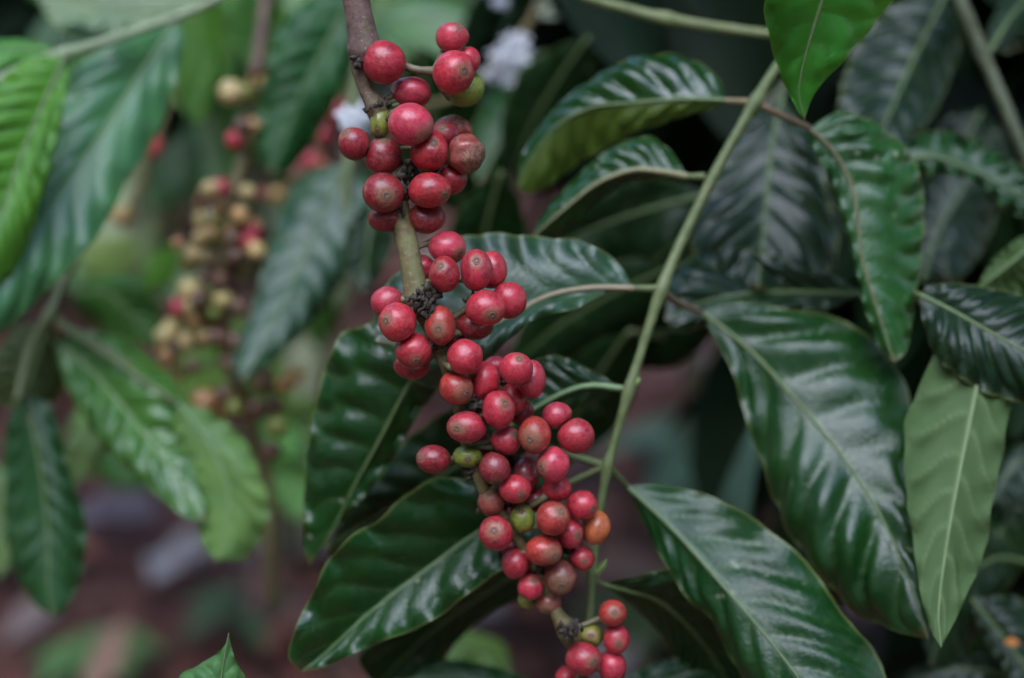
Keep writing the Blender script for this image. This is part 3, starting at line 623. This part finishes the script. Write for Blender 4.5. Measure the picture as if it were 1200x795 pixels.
# ================================================================== LEFT SIDE SHOOTS
t1 = thing('leafy_shoot', P(-40,110,.66), 'blurred upper left stem with a broad silvery leaf and a bright green one', 'coffee shoot', 'leafy coffee shoots')
stem(t1, [(-60,118,.65),(0,93,.655),(40,74,.66),(75,64,.66),(150,40,.67),(240,6,.68),(320,-40,.69)], [6,6,6,6.5,6,5.5,5], n=60, nodes=[(75,64,.4)], col=(.26,.34,.18))
leaf(t1, [(212,20),(168,82),(120,155),(70,225),(20,300),(-45,388)], [(130,48),(82,92),(62,160),(40,230),(0,300),(-35,350)], [(214,60),(201,112),(176,170),(150,212),(130,255),(95,302),(45,352),(0,388)],
     (.70,.605), .0, .008, (.05,.165,.055), nv=9, quilt=.0011, gloss=.9, ribcol=(.16,.27,.12), pet=[(235,8,.68)], label='broad silvery leaf')
leaf(t1, [(76,68),(55,112),(30,170),(5,240),(-25,315)], [(40,68),(0,98),(-45,150),(-65,230)], [(80,100),(71,150),(56,207),(40,257),(24,302),(0,345)], (.635,.605), -.004, .008, (.075,.27,.032), nv=11, quilt=.0028, gloss=.6, thin=.25, pet=[(75,64,.66)], label='bright green leaf')
leaf(t1, [(70,64),(30,58),(-30,62)], [(45,50),(0,47)], [(45,76),(0,90)], (.66,.66), .006, 0, (.07,.24,.04), nv=7, gloss=.6, thin=.2)
leaf(t1, [(242,8),(170,14),(110,6),(40,-20)], [(200,-20),(120,-45)], [(210,26),(150,38),(95,42),(55,20)], (.72,.72), .010, -.006, (.11,.19,.11), gloss=.6, quilt=.001)
leaf(t1, [(150,42),(110,52),(70,40)], [(115,35),(85,28)], [(120,66),(80,58)], (.70,.70), 0, 0, MID)
leaf(t1, [(242,-10),(238,60),(233,115),(231,152)], [(213,20),(204,62),(207,102),(221,137)], [(264,30),(258,82),(246,125)], (.84,.82), 0, .01, (.05,.15,.014), gloss=.25, thin=.3, rib=False)
leaf(t1, [(310,-30),(302,25),(290,78)], [(276,0),(272,42)], [(332,10),(320,52)], (.84,.82), 0, .01, (.035,.15,.014), gloss=.25, thin=.3, rib=False)

t2 = thing('leafy_shoot', P(440,-60,.75), 'blurred shoot of broad dark leaves left of the foreground branch', 'coffee shoot', 'leafy coffee shoots')
stem(t2, [(520,-90,.76),(440,-40,.76),(425,20,.77),(415,110,.77),(408,190,.75),(405,260,.75)], [8,8,7,7,6,5], n=40)
leaf(t2, [(425,-25),(385,48),(348,122),(318,205)], [(372,-12),(326,40),(306,100),(299,160)], [(425,40),(403,100),(377,152),(345,196)], (.77,.75), .0, .01, (.014,.075,.018), quilt=.0016, gloss=.45)
leaf(t2, [(408,190),(378,250),(348,320),(320,382),(285,448)], [(352,205),(326,262),(306,322),(285,392),(272,428)], [(440,225),(425,285),(392,342),(352,392),(318,425)], (.76,.70), .012, .012, (.02,.062,.032), quilt=.002, gloss=.8)
leaf(t2, [(440,235),(432,280),(424,345)], [(412,255),(405,300)], [(462,265),(452,310)], (.70,.69), 0, .01, DK)
leaf(t2, [(415,60),(470,28),(530,25),(590,45)], [(440,20),(500,-5),(555,5)], [(460,65),(520,70),(560,65)], (.90,.88), .014, -.006, (.07,.20,.06), gloss=.8)
leaf(t2, [(420,20),(380,-2),(330,8)], [(390,-25),(345,-20)], [(390,15),(350,25)], (.84,.84), .010, -.004, (.10,.20,.06), gloss=.7, rib=False)
leaf(t2, [(470,90),(510,130),(560,170),(600,200)], [(500,90),(560,110),(600,150)], [(480,130),(520,180),(570,210)], (.85,.85), .010, 0, (.03,.09,.035), gloss=.8)
leaf(t2, [(560,215),(590,160),(625,110),(640,60)], [(548,170),(575,110),(610,70)], [(585,200),(620,150),(640,100)], (.78,.80), .01, .01, MID, gloss=.5)

t3 = thing('leafy_shoot', P(110,200,.72), 'blurred left shoot with a strongly ribbed leaf drooping over the soil', 'coffee shoot', 'leafy coffee shoots')
stem(t3, [(130,150,.76),(108,220,.73),(92,290,.71),(75,330,.70),(58,372,.69),(35,410,.69),(20,470,.68)], [5,5.5,6,6.5,6.5,5,4], n=50, nodes=[(58,372,.4)], col=(.10,.14,.05))
leaf(t3, [(62,398),(112,440),(162,500),(207,560),(238,612)], [(100,387),(147,400),(187,430),(217,472),(228,522),(243,572)], [(70,430),(86,470),(112,510),(150,547),(187,582),(217,607)], (.70,.66), .012, .0, (.045,.16,.028), nv=9, quilt=.0034, gloss=1.2, ribcol=(.2,.3,.12), pet=[(58,372,.69)], label='strongly ribbed drooping leaf')
leaf(t3, [(210,474),(245,520),(266,575),(264,630),(256,658)], [(205,510),(222,562),(230,612),(242,644)], [(252,484),(287,520),(312,570),(314,612),(290,652)], (.675,.66), .006, .004, (.11,.27,.085), quilt=.0008, gloss=.3, thin=.2, ribcol=(.16,.28,.11), pet=[(160,430,.69),(60,372,.69)])
leaf(t3, [(30,462),(46,540),(56,620),(57,690),(62,724)], [(8,500),(4,560),(10,640),(36,702)], [(62,480),(82,550),(99,612),(96,672),(77,712)], (.69,.675), .01, .008, (.010,.055,.016), quilt=.0018, gloss=.7, pet=[(20,470,.68)])
leaf(t3, [(82,346),(125,342),(160,378),(178,408)], [(110,324),(157,325),(187,360),(187,396)], [(92,366),(120,387),(152,402)], (.80,.78), 0, .01, (.03,.115,.014), gloss=.3, pet=[(75,330,.70)])
leaf(t3, [(58,378),(40,430),(18,482)], [(20,385),(-15,430),(-5,470)], [(82,415),(72,458),(45,485)], (.70,.70), .01, .01, (.03,.055,.014), gloss=.3)
leaf(t3, [(112,498),(98,530),(88,568)], [(85,505),(76,540)], [(132,515),(112,550)], (.80,.80), 0, 0, (.13,.23,.09), gloss=.3, thin=.25, rib=False)
leaf(t3, [(-30,520),(-5,600),(0,680)], [(-40,560),(-30,640)], [(8,560),(16,640)], (.8,.8), 0, 0, (.13,.23,.10), gloss=.3, thin=.25, rib=False)

t4 = thing('coffee_shrub', P(160,330,1.15), 'heavily blurred pale green coffee shrub far behind the left shoots', 'shrub', 'shrubs behind the left side')
stem(t4, [(215,-60,1.15),(190,80,1.15),(165,210,1.15),(150,330,1.15),(160,480,1.18),(170,560,1.2)], 7, n=40, col=(.10,.12,.06))
LG, GG, YG = (.11,.26,.06), (.20,.30,.17), (.08,.17,.015)
for (x, y, L, ang, wd, d, col) in [(140,275,130,100,.33,1.15,GG),(205,320,120,60,.3,1.2,GG),(190,235,120,130,.28,1.2,(.22,.26,.20)),(235,195,110,80,.3,1.25,GG),(160,200,130,45,.3,1.2,(.14,.24,.12)),(225,60,150,95,.3,1.1,LG),(120,330,90,20,.3,1.2,GG),
        (235,450,110,30,.3,1.05,YG),(235,380,100,75,.3,1.2,(.07,.16,.03)),(110,520,90,70,.3,1.1,LG),(275,150,120,110,.28,1.2,(.14,.24,.12))]:
    qleaf(t4, x, y, L, ang, wd, d, col, .7, .2, .02)
t5 = thing('coffee_shrub', P(480,-40,1.2), 'heavily blurred bright green coffee shrub behind the top of the foreground branch', 'shrub', 'shrubs behind the left side')
stem(t5, [(470,-120,1.2),(460,0,1.2),(440,150,1.2),(420,300,1.2),(380,420,1.2),(350,560,1.2),(345,640,1.2)], 7, n=40, col=(.10,.12,.06))
for (x, y, L, ang, wd, d, col) in [(460,15,170,10,.28,1.0,LG),(530,-5,160,25,.28,1.05,(.10,.22,.08)),(400,10,140,-20,.3,1.05,LG),(350,-5,140,20,.3,1.1,(.13,.26,.10)),(505,75,150,40,.28,1.1,(.08,.20,.06)),(585,20,140,60,.3,1.15,(.12,.20,.08)),(300,10,120,50,.3,1.1,LG),
        (330,510,80,50,.32,1.1,LG),(345,570,90,75,.3,1.1,LG),(390,330,90,80,.3,1.25,(.16,.22,.12)),(345,470,80,20,.3,1.2,YG),(360,430,110,110,.25,1.2,GG),(640,20,140,20,.3,1.15,(.10,.18,.06)),(650,95,100,70,.3,1.1,(.06,.16,.03))]:
    qleaf(t5, x, y, L, ang, wd, d, col, .7, .2, .02)

r9 = np.random.default_rng(91)
for k in range(22):
    x, y = r9.uniform(90, 470), r9.uniform(-10, 560); col = [(.05,.13,.012), (.008,.045,.008), (.10,.24,.05), (.02,.09,.012), (.008,.04,.008), (.13,.20,.05)][k % 6]
    qleaf(t4 if x < 280 else t5, x, y, r9.uniform(55, 120), r9.uniform(20, 160), .3, r9.uniform(.98, 1.25), col, .6, .12, r9.uniform(-.02, .03))

# ================================================================== BACKGROUND FRUITING BRANCH (out of focus)
bg = thing('fruiting_branch', P(300,-60,.77), 'blurred background coffee branch crowded with yellow, pink and green cherries', 'coffee branch', 'fruiting coffee branches')
bpts = [(330,-80,.80),(312,0,.79),(300,90,.78),(288,170,.77),(272,240,.76),(262,320,.76),(262,400,.77),(285,470,.79),(312,560,.80),(316,640,.80),(318,705,.81)]
stem(bg, bpts, [8,8,8,8,8,8,8,8,8,8,7], n=90, m=M_BK)
bw = np.array([P(*q) for q in spline(bpts, 120)])
BY, BO, BB = (.80,.62,.22), (.66,.37,.13), (.10,.05,.02)
fix = [(270,108,16,BY),(288,110,12,GRN),(302,95,12,BO),(300,82,10,BB),(276,164,12,PNK),(284,148,12,BB),(296,148,11,BO),(258,220,12,PNK),(246,222,12,BY),(240,238,13,BO),(254,240,12,BO),(238,258,12,BY),
       (282,252,12,BO),(290,225,10,BY),(296,270,10,PNK),(292,284,12,RED),(300,294,12,BY),(236,278,10,BY),(226,300,10,BY),(222,312,10,GRN),(262,310,12,BO),(250,282,9,GRN),(272,280,11,BB),(285,318,11,GRN),
       (222,340,15,BY),(232,348,12,BO),(208,360,12,RED),(216,364,10,RED),(228,372,12,BO),(202,384,13,BY),(192,394,12,BY),(218,400,12,BY),(198,420,12,BY),(204,438,11,BY),(192,405,10,BY),(250,345,11,GRN),
       (306,432,14,BB),(310,450,12,BB),(345,440,14,BY),(332,452,11,BO),(240,470,16,BO),(255,480,14,BO),(262,462,12,BB),(275,478,12,GRN),(300,480,14,BB),(325,500,14,GRN),(250,498,12,BB),(322,475,12,BB),(270,500,12,BB),(318,528,12,BB),
       (276,300,12,BB),(258,330,12,BB),(270,345,12,BB),(280,360,12,BB),(262,372,12,BB),(248,368,11,GRN),(255,395,12,BB),(275,400,12,BB),(268,425,12,BB)]
r8 = np.random.default_rng(5)
for k in range(36):
    y = r8.uniform(215, 430); x = 258-.18*(y-215)+r8.normal()*20
    fix.append((x, y, r8.uniform(8, 12.5), [BY, BO, GRN, BB, BB, (.30,.24,.06)][k % 6]))
for k, (x, y, r, col) in enumerate(fix):
    dd = .755+.03*rng.random()-.02
    ctr = P(x, y, dd); near = bw[np.argmin(((bw-ctr)**2).sum(1))]
    a = rng.random()*6.28
    cherry(bg, x, y, dd, r*.95, r*.95, (.6*math.cos(a), .6*math.sin(a)), col, (), 0, False, near if k % 2 else None)
bg2 = thing('fruiting_branch', P(420,60,.86), 'blurred twig with a few pink cherries behind the topmost foreground cluster', 'coffee branch', 'fruiting coffee branches')
b2 = [(440,-60,.88),(420,40,.88),(402,110,.87),(385,160,.87),(372,200,.87),(350,240,.87),(330,280,.87)]
stem(bg2, b2, 6, n=40, m=M_BK); b2w = np.array([P(*q) for q in spline(b2, 60)])
for k, (x, y, r, col) in enumerate([(394,130,13,RED),(378,160,13,RED),(364,190,13,PNK),(374,194,11,ORG),(350,205,10,BRN),(368,214,10,GRN),(308,228,10,BRN),(325,230,11,YLW),(345,222,9,ORG),(382,148,10,DRED)]):
    ctr = P(x, y, .86); near = b2w[np.argmin(((b2w-ctr)**2).sum(1))]
    cherry(bg2, x, y, .86, r, r, (.5, .3), col, (), 0, False, near)
bg3 = thing('fruiting_branch', P(190,60,.85), 'blurred twig behind the silvery leaf with one red and one olive cherry', 'coffee branch', 'fruiting coffee branches')
b3 = [(250,-40,.88),(215,60,.87),(190,140,.86),(170,200,.86),(150,250,.86)]
stem(bg3, b3, 5, n=30, m=M_BK)
cherry(bg3, 180, 172, .85, 11, 14, (.4, .4), RED, (), 0, False, P(183,160,.86)); cherry(bg3, 143, 254, .85, 14, 13, (.4, .2), YLW, (), 0, False, P(150,250,.86))

# blossoms: clusters of white flowers on a far twig
def blossom(parent, x, y, d, R, n, seed, tint=(.74,.74,.76)):
    r_ = np.random.default_rng(seed); V, Fc, T = [], [], []
    for i in range(n):
        q = r_.normal(size=2)*R*.42; c = P(x+q[0], y+q[1], d+r_.normal()*.004)
        ax = -FWD*.8+UP*.5+r_.normal(size=3)*.35; ax /= np.linalg.norm(ax)
        a = np.cross(ax, RIGHT); a /= np.linalg.norm(a); b = np.cross(ax, a); L = R*.62*d/F
        for k in range(5):
            th = k*1.2566+r_.random()*.2
            dr = a*math.cos(th)+b*math.sin(th); sd = np.cross(ax, dr); i0 = len(V)
            for (s, w, h) in ((.08, .06, 0), (.35, .2, .10), (.7, .22, .12), (1, .03, .02)):
                for g in (-1, 0, 1): V.append(c+dr*L*s+sd*L*w*g+ax*L*(h-.05*abs(g))); T.append((*tint, 1))
            for s in range(3):
                for g in range(2): Fc.append((i0+s*3+g, i0+s*3+g+1, i0+s*3+g+4, i0+s*3+g+3))
    return link('blossom', V, Fc, M_PET, parent, attrs={'tint': ('FLOAT_COLOR', T)})
fl = thing('flowering_twig', P(660,-40,.80), 'blurred background twig carrying white coffee blossom clusters', 'flowering twig')
stem(fl, [(680,-90,.80),(640,-10,.805),(600,55,.805),(540,110,.79),(480,130,.73),(420,142,.665)], 5, n=40, m=M_BK)
blossom(fl, 602, 58, .795, 22, 9, 1); blossom(fl, 588, 76, .795, 18, 7, 2); blossom(fl, 572, 88, .80, 14, 4, 3)
blossom(fl, 413, 140, .655, 25, 9, 4); blossom(fl, 590, 8, .80, 14, 4, 5, (.5,.52,.56)); blossom(fl, 640, 8, .80, 16, 4, 6, (.45,.5,.35))

# ================================================================== GROUND, litter, trunks, seedlings
gn = 90
gx = np.linspace(-1, 1, gn); gx = np.sign(gx)*np.abs(gx)**2.2*60
V = []
for y in gx:
    for x in gx: V.append((x, y+2.0, .018*math.sin(3.1*x+1.3*y)+.014*math.sin(2.3*y-4.1*x)))
Fc = [(i*gn+j, i*gn+j+1, (i+1)*gn+j+1, (i+1)*gn+j) for i in range(gn-1) for j in range(gn-1)]
tag(link('ground', V, Fc, M_GR, loc=(0, 0, 0)), 'reddish brown plantation soil under the coffee shrubs', kind='structure')
def chips(name, n, area, size, cols, z0, m, seed, flat=1.0, droop=False, nrow=5):
    """n small curled leaves in one mesh; area() returns a position."""
    r_ = np.random.default_rng(seed); V, Fc, T = [], [], []
    for i in range(n):
        p = area(r_); L = size*r_.uniform(.5, 1.3); wd = L*r_.uniform(.28, .42)
        a = r_.random()*6.28; el = r_.normal()*.35*flat
        if droop:
            dr = np.array([math.cos(a)*.6, math.sin(a)*.6, -.3-.9*r_.random()])
        else: dr = np.array([math.cos(a), math.sin(a), el])
        dr /= np.linalg.norm(dr); up = np.array([0, 0, 1.0])+r_.normal(size=3)*.5
        sd = np.cross(dr, up); sd /= np.linalg.norm(sd); nn = np.cross(sd, dr)
        c = np.array(cols[r_.integers(len(cols))])*r_.uniform(.6, 1.3); i0 = len(V)
        curl = r_.normal()*.25
        for s in np.linspace(0, 1, nrow):
            w = math.sin(math.pi*min(.985, s*.93+.05))**.8*wd
            for g in (-1, -.5, 0, .5, 1):
                V.append(p+dr*L*s+sd*w*g*.5+nn*(L*curl*(s-.5)**2+abs(g)*w*.14*(1+.3*math.sin(9*s+i)))); T.append((*np.clip(c, 0, 1), 1))
        for s in range(nrow-1):
            for g in range(4): Fc.append((i0+s*5+g, i0+s*5+g+1, i0+s*5+g+6, i0+s*5+g+5))
    return link(name, V, Fc, m, loc=(0, 0, 0), attrs={'tint': ('FLOAT_COLOR', T)})
def litter_area(r_):
    y = 1.0+3.5*r_.random()**1.3; x = r_.uniform(-1, 1)*(.5+.55*y)
    return np.array([x, y, .025+.02*r_.random()])
lit = chips('leaf_litter', 1500, litter_area, .105, [(.26,.085,.06),(.40,.17,.12),(.10,.035,.025),(.46,.27,.20),(.30,.10,.065),(.03,.014,.010),(.50,.36,.31),(.05,.02,.015),(.36,.13,.09),(.03,.012,.01)], 0, M_LIT, 3)
tag(lit, 'fallen brown and pinkish dead leaves strewn over the soil', 'leaf litter', kind='stuff')

lit2 = chips('leaf_litter', 220, litter_area, .19, [(.50,.28,.22),(.035,.015,.012),(.40,.15,.11),(.55,.40,.36),(.02,.01,.01)], 0, M_LIT, 23)
tag(lit2, 'larger curled dead leaves lying among the litter', 'leaf litter', kind='stuff')
def fallen(x, y, L, ang, col, label, wd=.42):
    c = ground_at(x, y, .05); a = math.radians(ang); dr = np.array([math.cos(a), math.sin(a), .0]); sd = np.array([-dr[1], dr[0], .35]); sd /= np.linalg.norm(sd)
    V, T = [], []
    for s in np.linspace(0, 1, 13):
        w = math.sin(math.pi*min(.98, s*.94+.04))**.75*L*wd*.5
        for g in np.linspace(-1, 1, 9):
            V.append(c+dr*L*(s-.5)+sd*w*g+np.array([0, 0, .012*math.sin(7*s+2*g)+.02*g*g])); T.append((*col, 1))
    Fc = [(i*9+j, i*9+j+1, (i+1)*9+j+1, (i+1)*9+j) for i in range(12) for j in range(8)]
    return tag(link('fallen_leaf', V, Fc, M_LIT, attrs={'tint': ('FLOAT_COLOR', T)}), label, 'fallen leaf', 'fallen leaves on the soil')
fallen(212, 662, .105, 52, (.66,.60,.62), 'pale grey fallen leaf lying slanted on the soil below the ribbed leaf', .5)
fallen(120, 612, .16, 20, (.30,.24,.28), 'greyish pink fallen leaf on the soil beside the dark hanging leaf')
fallen(328, 715, .15, 100, (.34,.17,.15), 'pink fallen leaf near the left tip of the drooping central leaf', .6)
fallen(845, 455, .22, 75, (.40,.30,.30), 'pale pinkish fallen leaf behind the glossy right leaf base', .6)

def seedling(x, y, L, n, col, label, seed):
    r_ = np.random.default_rng(seed); g = ground_at(x, y, 0); rt = thing('seedling', g, label, 'seedling', 'seedlings on the soil')
    v, f = tube_geo([g+np.array([0, 0, t]) for t in np.linspace(-.01, L*.5, 6)], .004, 8); link('stem', v, f, M_STEM, rt, color=(.12,.18,.06))
    for i in range(n):
        a = i*6.283/n+r_.random()*.6; c = g+np.array([0, 0, L*.5]); dr = np.array([math.cos(a), math.sin(a), .25]); sd = np.array([-math.sin(a), math.cos(a), 0])
        V, T = [], []
        for s in np.linspace(0, 1, 12):
            w = math.sin(math.pi*min(.98, s*.95+.03))**.9*L*.24
            for u in np.linspace(-1, 1, 7): V.append(c+dr*L*s+sd*w*u+np.array([0, 0, abs(u)*w*.3-L*.45*s*s])); T.append((s, abs(u), max(0, 1-6*abs(u))))
        Fc = [(k*7+j, k*7+j+1, (k+1)*7+j+1, (k+1)*7+j) for k in range(11) for j in range(6)]
        lf_ = link('leaf', V, Fc, M_LF, rt, attrs={'blade': ('FLOAT_VECTOR', T)}, color=tuple(np.array(col)*r_.uniform(.8, 1.2))); lf_['gloss'] = .3; lf_['thin'] = .2
seedling(118, 800, .085, 7, (.20,.42,.13), 'light green seedling on the soil in the lower left corner', 1)
seedling(285, 745, .09, 5, (.09,.17,.10), 'small dull green seedling behind the bright leaf tip', 2)
seedling(845, 590, .20, 7, (.28,.44,.30), 'pale green seedling on the soil left of the glossy right leaf', 3)
seedling(770, 770, .12, 5, (.12,.18,.06), 'low seedling on the soil right of the lowest cherries', 4)
seedling(110, 330, .5, 8, (.18,.27,.16), 'large pale plant far behind the left stem', 5)
seedling(290, 230, .35, 7, (.20,.25,.16), 'grey-green plant far behind the background fruit', 6)
def trunk(x, y, r, label, top=1.1, col=(.07,.075,.03)):
    g = ground_at(x, y, 0); tk = thing('coffee_tree', g, label, 'coffee tree', 'coffee trees in the background')
    pts = [g+np.array([.02*math.sin(2*t+x), .02*math.cos(3*t), t-.03]) for t in np.linspace(0, top, 24)]
    v, f = tube_geo(pts, np.linspace(r*1.3, r*.7, 24), 14, .04); link('trunk', v, f, M_STEM, tk, color=col)
trunk(800, 610, .014, 'thin olive trunk standing on the soil right of the green stem')
trunk(322, 690, .014, 'thin dark trunk under the background fruit branch')
trunk(960, 560, .03, 'dark trunk hidden behind the glossy right leaves', 1.5, (.06,.05,.04))

# far foliage: a dense mass nobody could count
def mass(x0, x1, y0, y1, d0, d1):
    def f(r_):
        d = r_.uniform(d0, d1); return P(r_.uniform(x0, x1), r_.uniform(y0, y1), d)
    return f
GRE = [(.003,.012,.004),(.005,.018,.005),(.003,.010,.004),(.007,.023,.004)]
def right_mass(r_):
    q = r_.random()
    if q < .40: return mass(560, 1500, -420, 60, .80, 1.45)(r_)
    if q < .66: return mass(930, 1500, 60, 310, .80, 1.45)(r_)
    return mass(1150, 1600, 380, 800, .80, 1.3)(r_)
tag(chips('foliage', 1500, right_mass, .16, GRE, 0, M_FOL, 11, droop=True, nrow=7), 'dark dense coffee foliage filling the background at upper right', 'foliage', kind='stuff')
tag(chips('foliage', 520, mass(-500, 640, -420, 40, 1.1, 1.9), .16, GRE+[(.06,.17,.04),(.05,.14,.05),(.07,.20,.05),(.10,.17,.09)], 0, M_FOL, 12, droop=True, nrow=7), 'blurred green coffee foliage along the top left', 'foliage', kind='stuff')
tag(chips('foliage', 300, lambda r_: np.array([r_.uniform(-3.5, 3.5), r_.uniform(4.5, 7.5), r_.uniform(0, 2.2)]), .35, GRE+[(.08,.12,.07)], 0, M_FOL, 13, droop=True, nrow=5), 'distant coffee shrubs beyond the open soil', 'foliage', kind='stuff')

def light_block_ring(r_):
    a = r_.uniform(0, 6.283); r = r_.uniform(2.6, 3.8) if math.sin(a) < .35 else r_.uniform(4.2, 6.0)
    return np.array([r*math.cos(a), r*math.sin(a)*1.0, r_.uniform(.0, 3.9)])  # foliage added to block low skylight from the sides and behind
tag(chips('foliage', 5500, light_block_ring, .55, GRE, 0, M_FOL, 14, droop=True, nrow=5), 'ring of foliage added all round to block low skylight', 'foliage', kind='stuff')

def added_crowns(r_):
    while True:
        x, y, z = r_.uniform(-6, 6), r_.uniform(-6, 6.5), r_.uniform(3.4, 4.6)
        k = 2.6/z                                     # crowns added overhead to cut skylight, gap shaped above and behind the camera
        if ((x*k+.05)/1.9)**2+((y*k+.75)/1.45)**2 > 1+.25*math.sin(3*x)+.2*math.sin(4*y) and ((x*k+1.7)/1.25)**2+((y*k-2.0)/1.0)**2 > 1: return np.array([x, y, z])  # second gap added to light the left background
tag(chips('foliage', 4200, added_crowns, .82, GRE, 0, M_FOL, 15, droop=False, nrow=5), 'unseen shade tree crowns added overhead, with gaps shaped for the light', 'foliage', kind='stuff')

# ================================================================== LIGHT, CAMERA
w = bpy.data.worlds.new('World'); S.world = w; w.use_nodes = True
nt = w.node_tree; bgd = nt.nodes['Background']
sky = nt.nodes.new('ShaderNodeTexSky'); sky.sky_type = 'NISHITA'; sky.sun_disc = False
EL, RO = math.radians(62), math.radians(200)
sky.sun_elevation = EL; sky.sun_rotation = RO; sky.dust_density = .4; sky.air_density = 1.2; sky.ozone_density = 1.6
nt.links.new(sky.outputs[0], bgd.inputs[0]); bgd.inputs[1].default_value = .15
sl = bpy.data.lights.new('sun', 'SUN'); sl.energy = .5; sl.angle = math.radians(60); sl.color = (1, .99, .97)
so = bpy.data.objects.new('sun', sl); COL.objects.link(so)
# Nishita: sun direction = (sin(rot)cos(el), cos(rot)cos(el), sin(el))
sd = Vector((math.sin(RO)*math.cos(EL), math.cos(RO)*math.cos(EL), math.sin(EL)))
so.rotation_euler = sd.to_track_quat('Z', 'Y').to_euler(); so.location = sd*5
cd = bpy.data.cameras.new('camera'); cam = bpy.data.objects.new('camera', cd); COL.objects.link(cam)
cam.location = (0, 0, CAM[2]); cam.rotation_euler = (math.pi/2-PITCH, 0, 0)
cd.lens = 50; cd.sensor_width = 36; cd.clip_start = .01; cd.clip_end = 300
cd.dof.use_dof = True; cd.dof.focus_distance = .495; cd.dof.aperture_fstop = 3.1; cd.dof.aperture_blades = 9
S.camera = cam
S.view_settings.view_transform = 'Standard'; S.view_settings.look = 'None'; S.view_settings.gamma = 1; S.view_settings.exposure = 2.6
S.cycles.use_denoising = True
S.cycles.max_bounces = 6
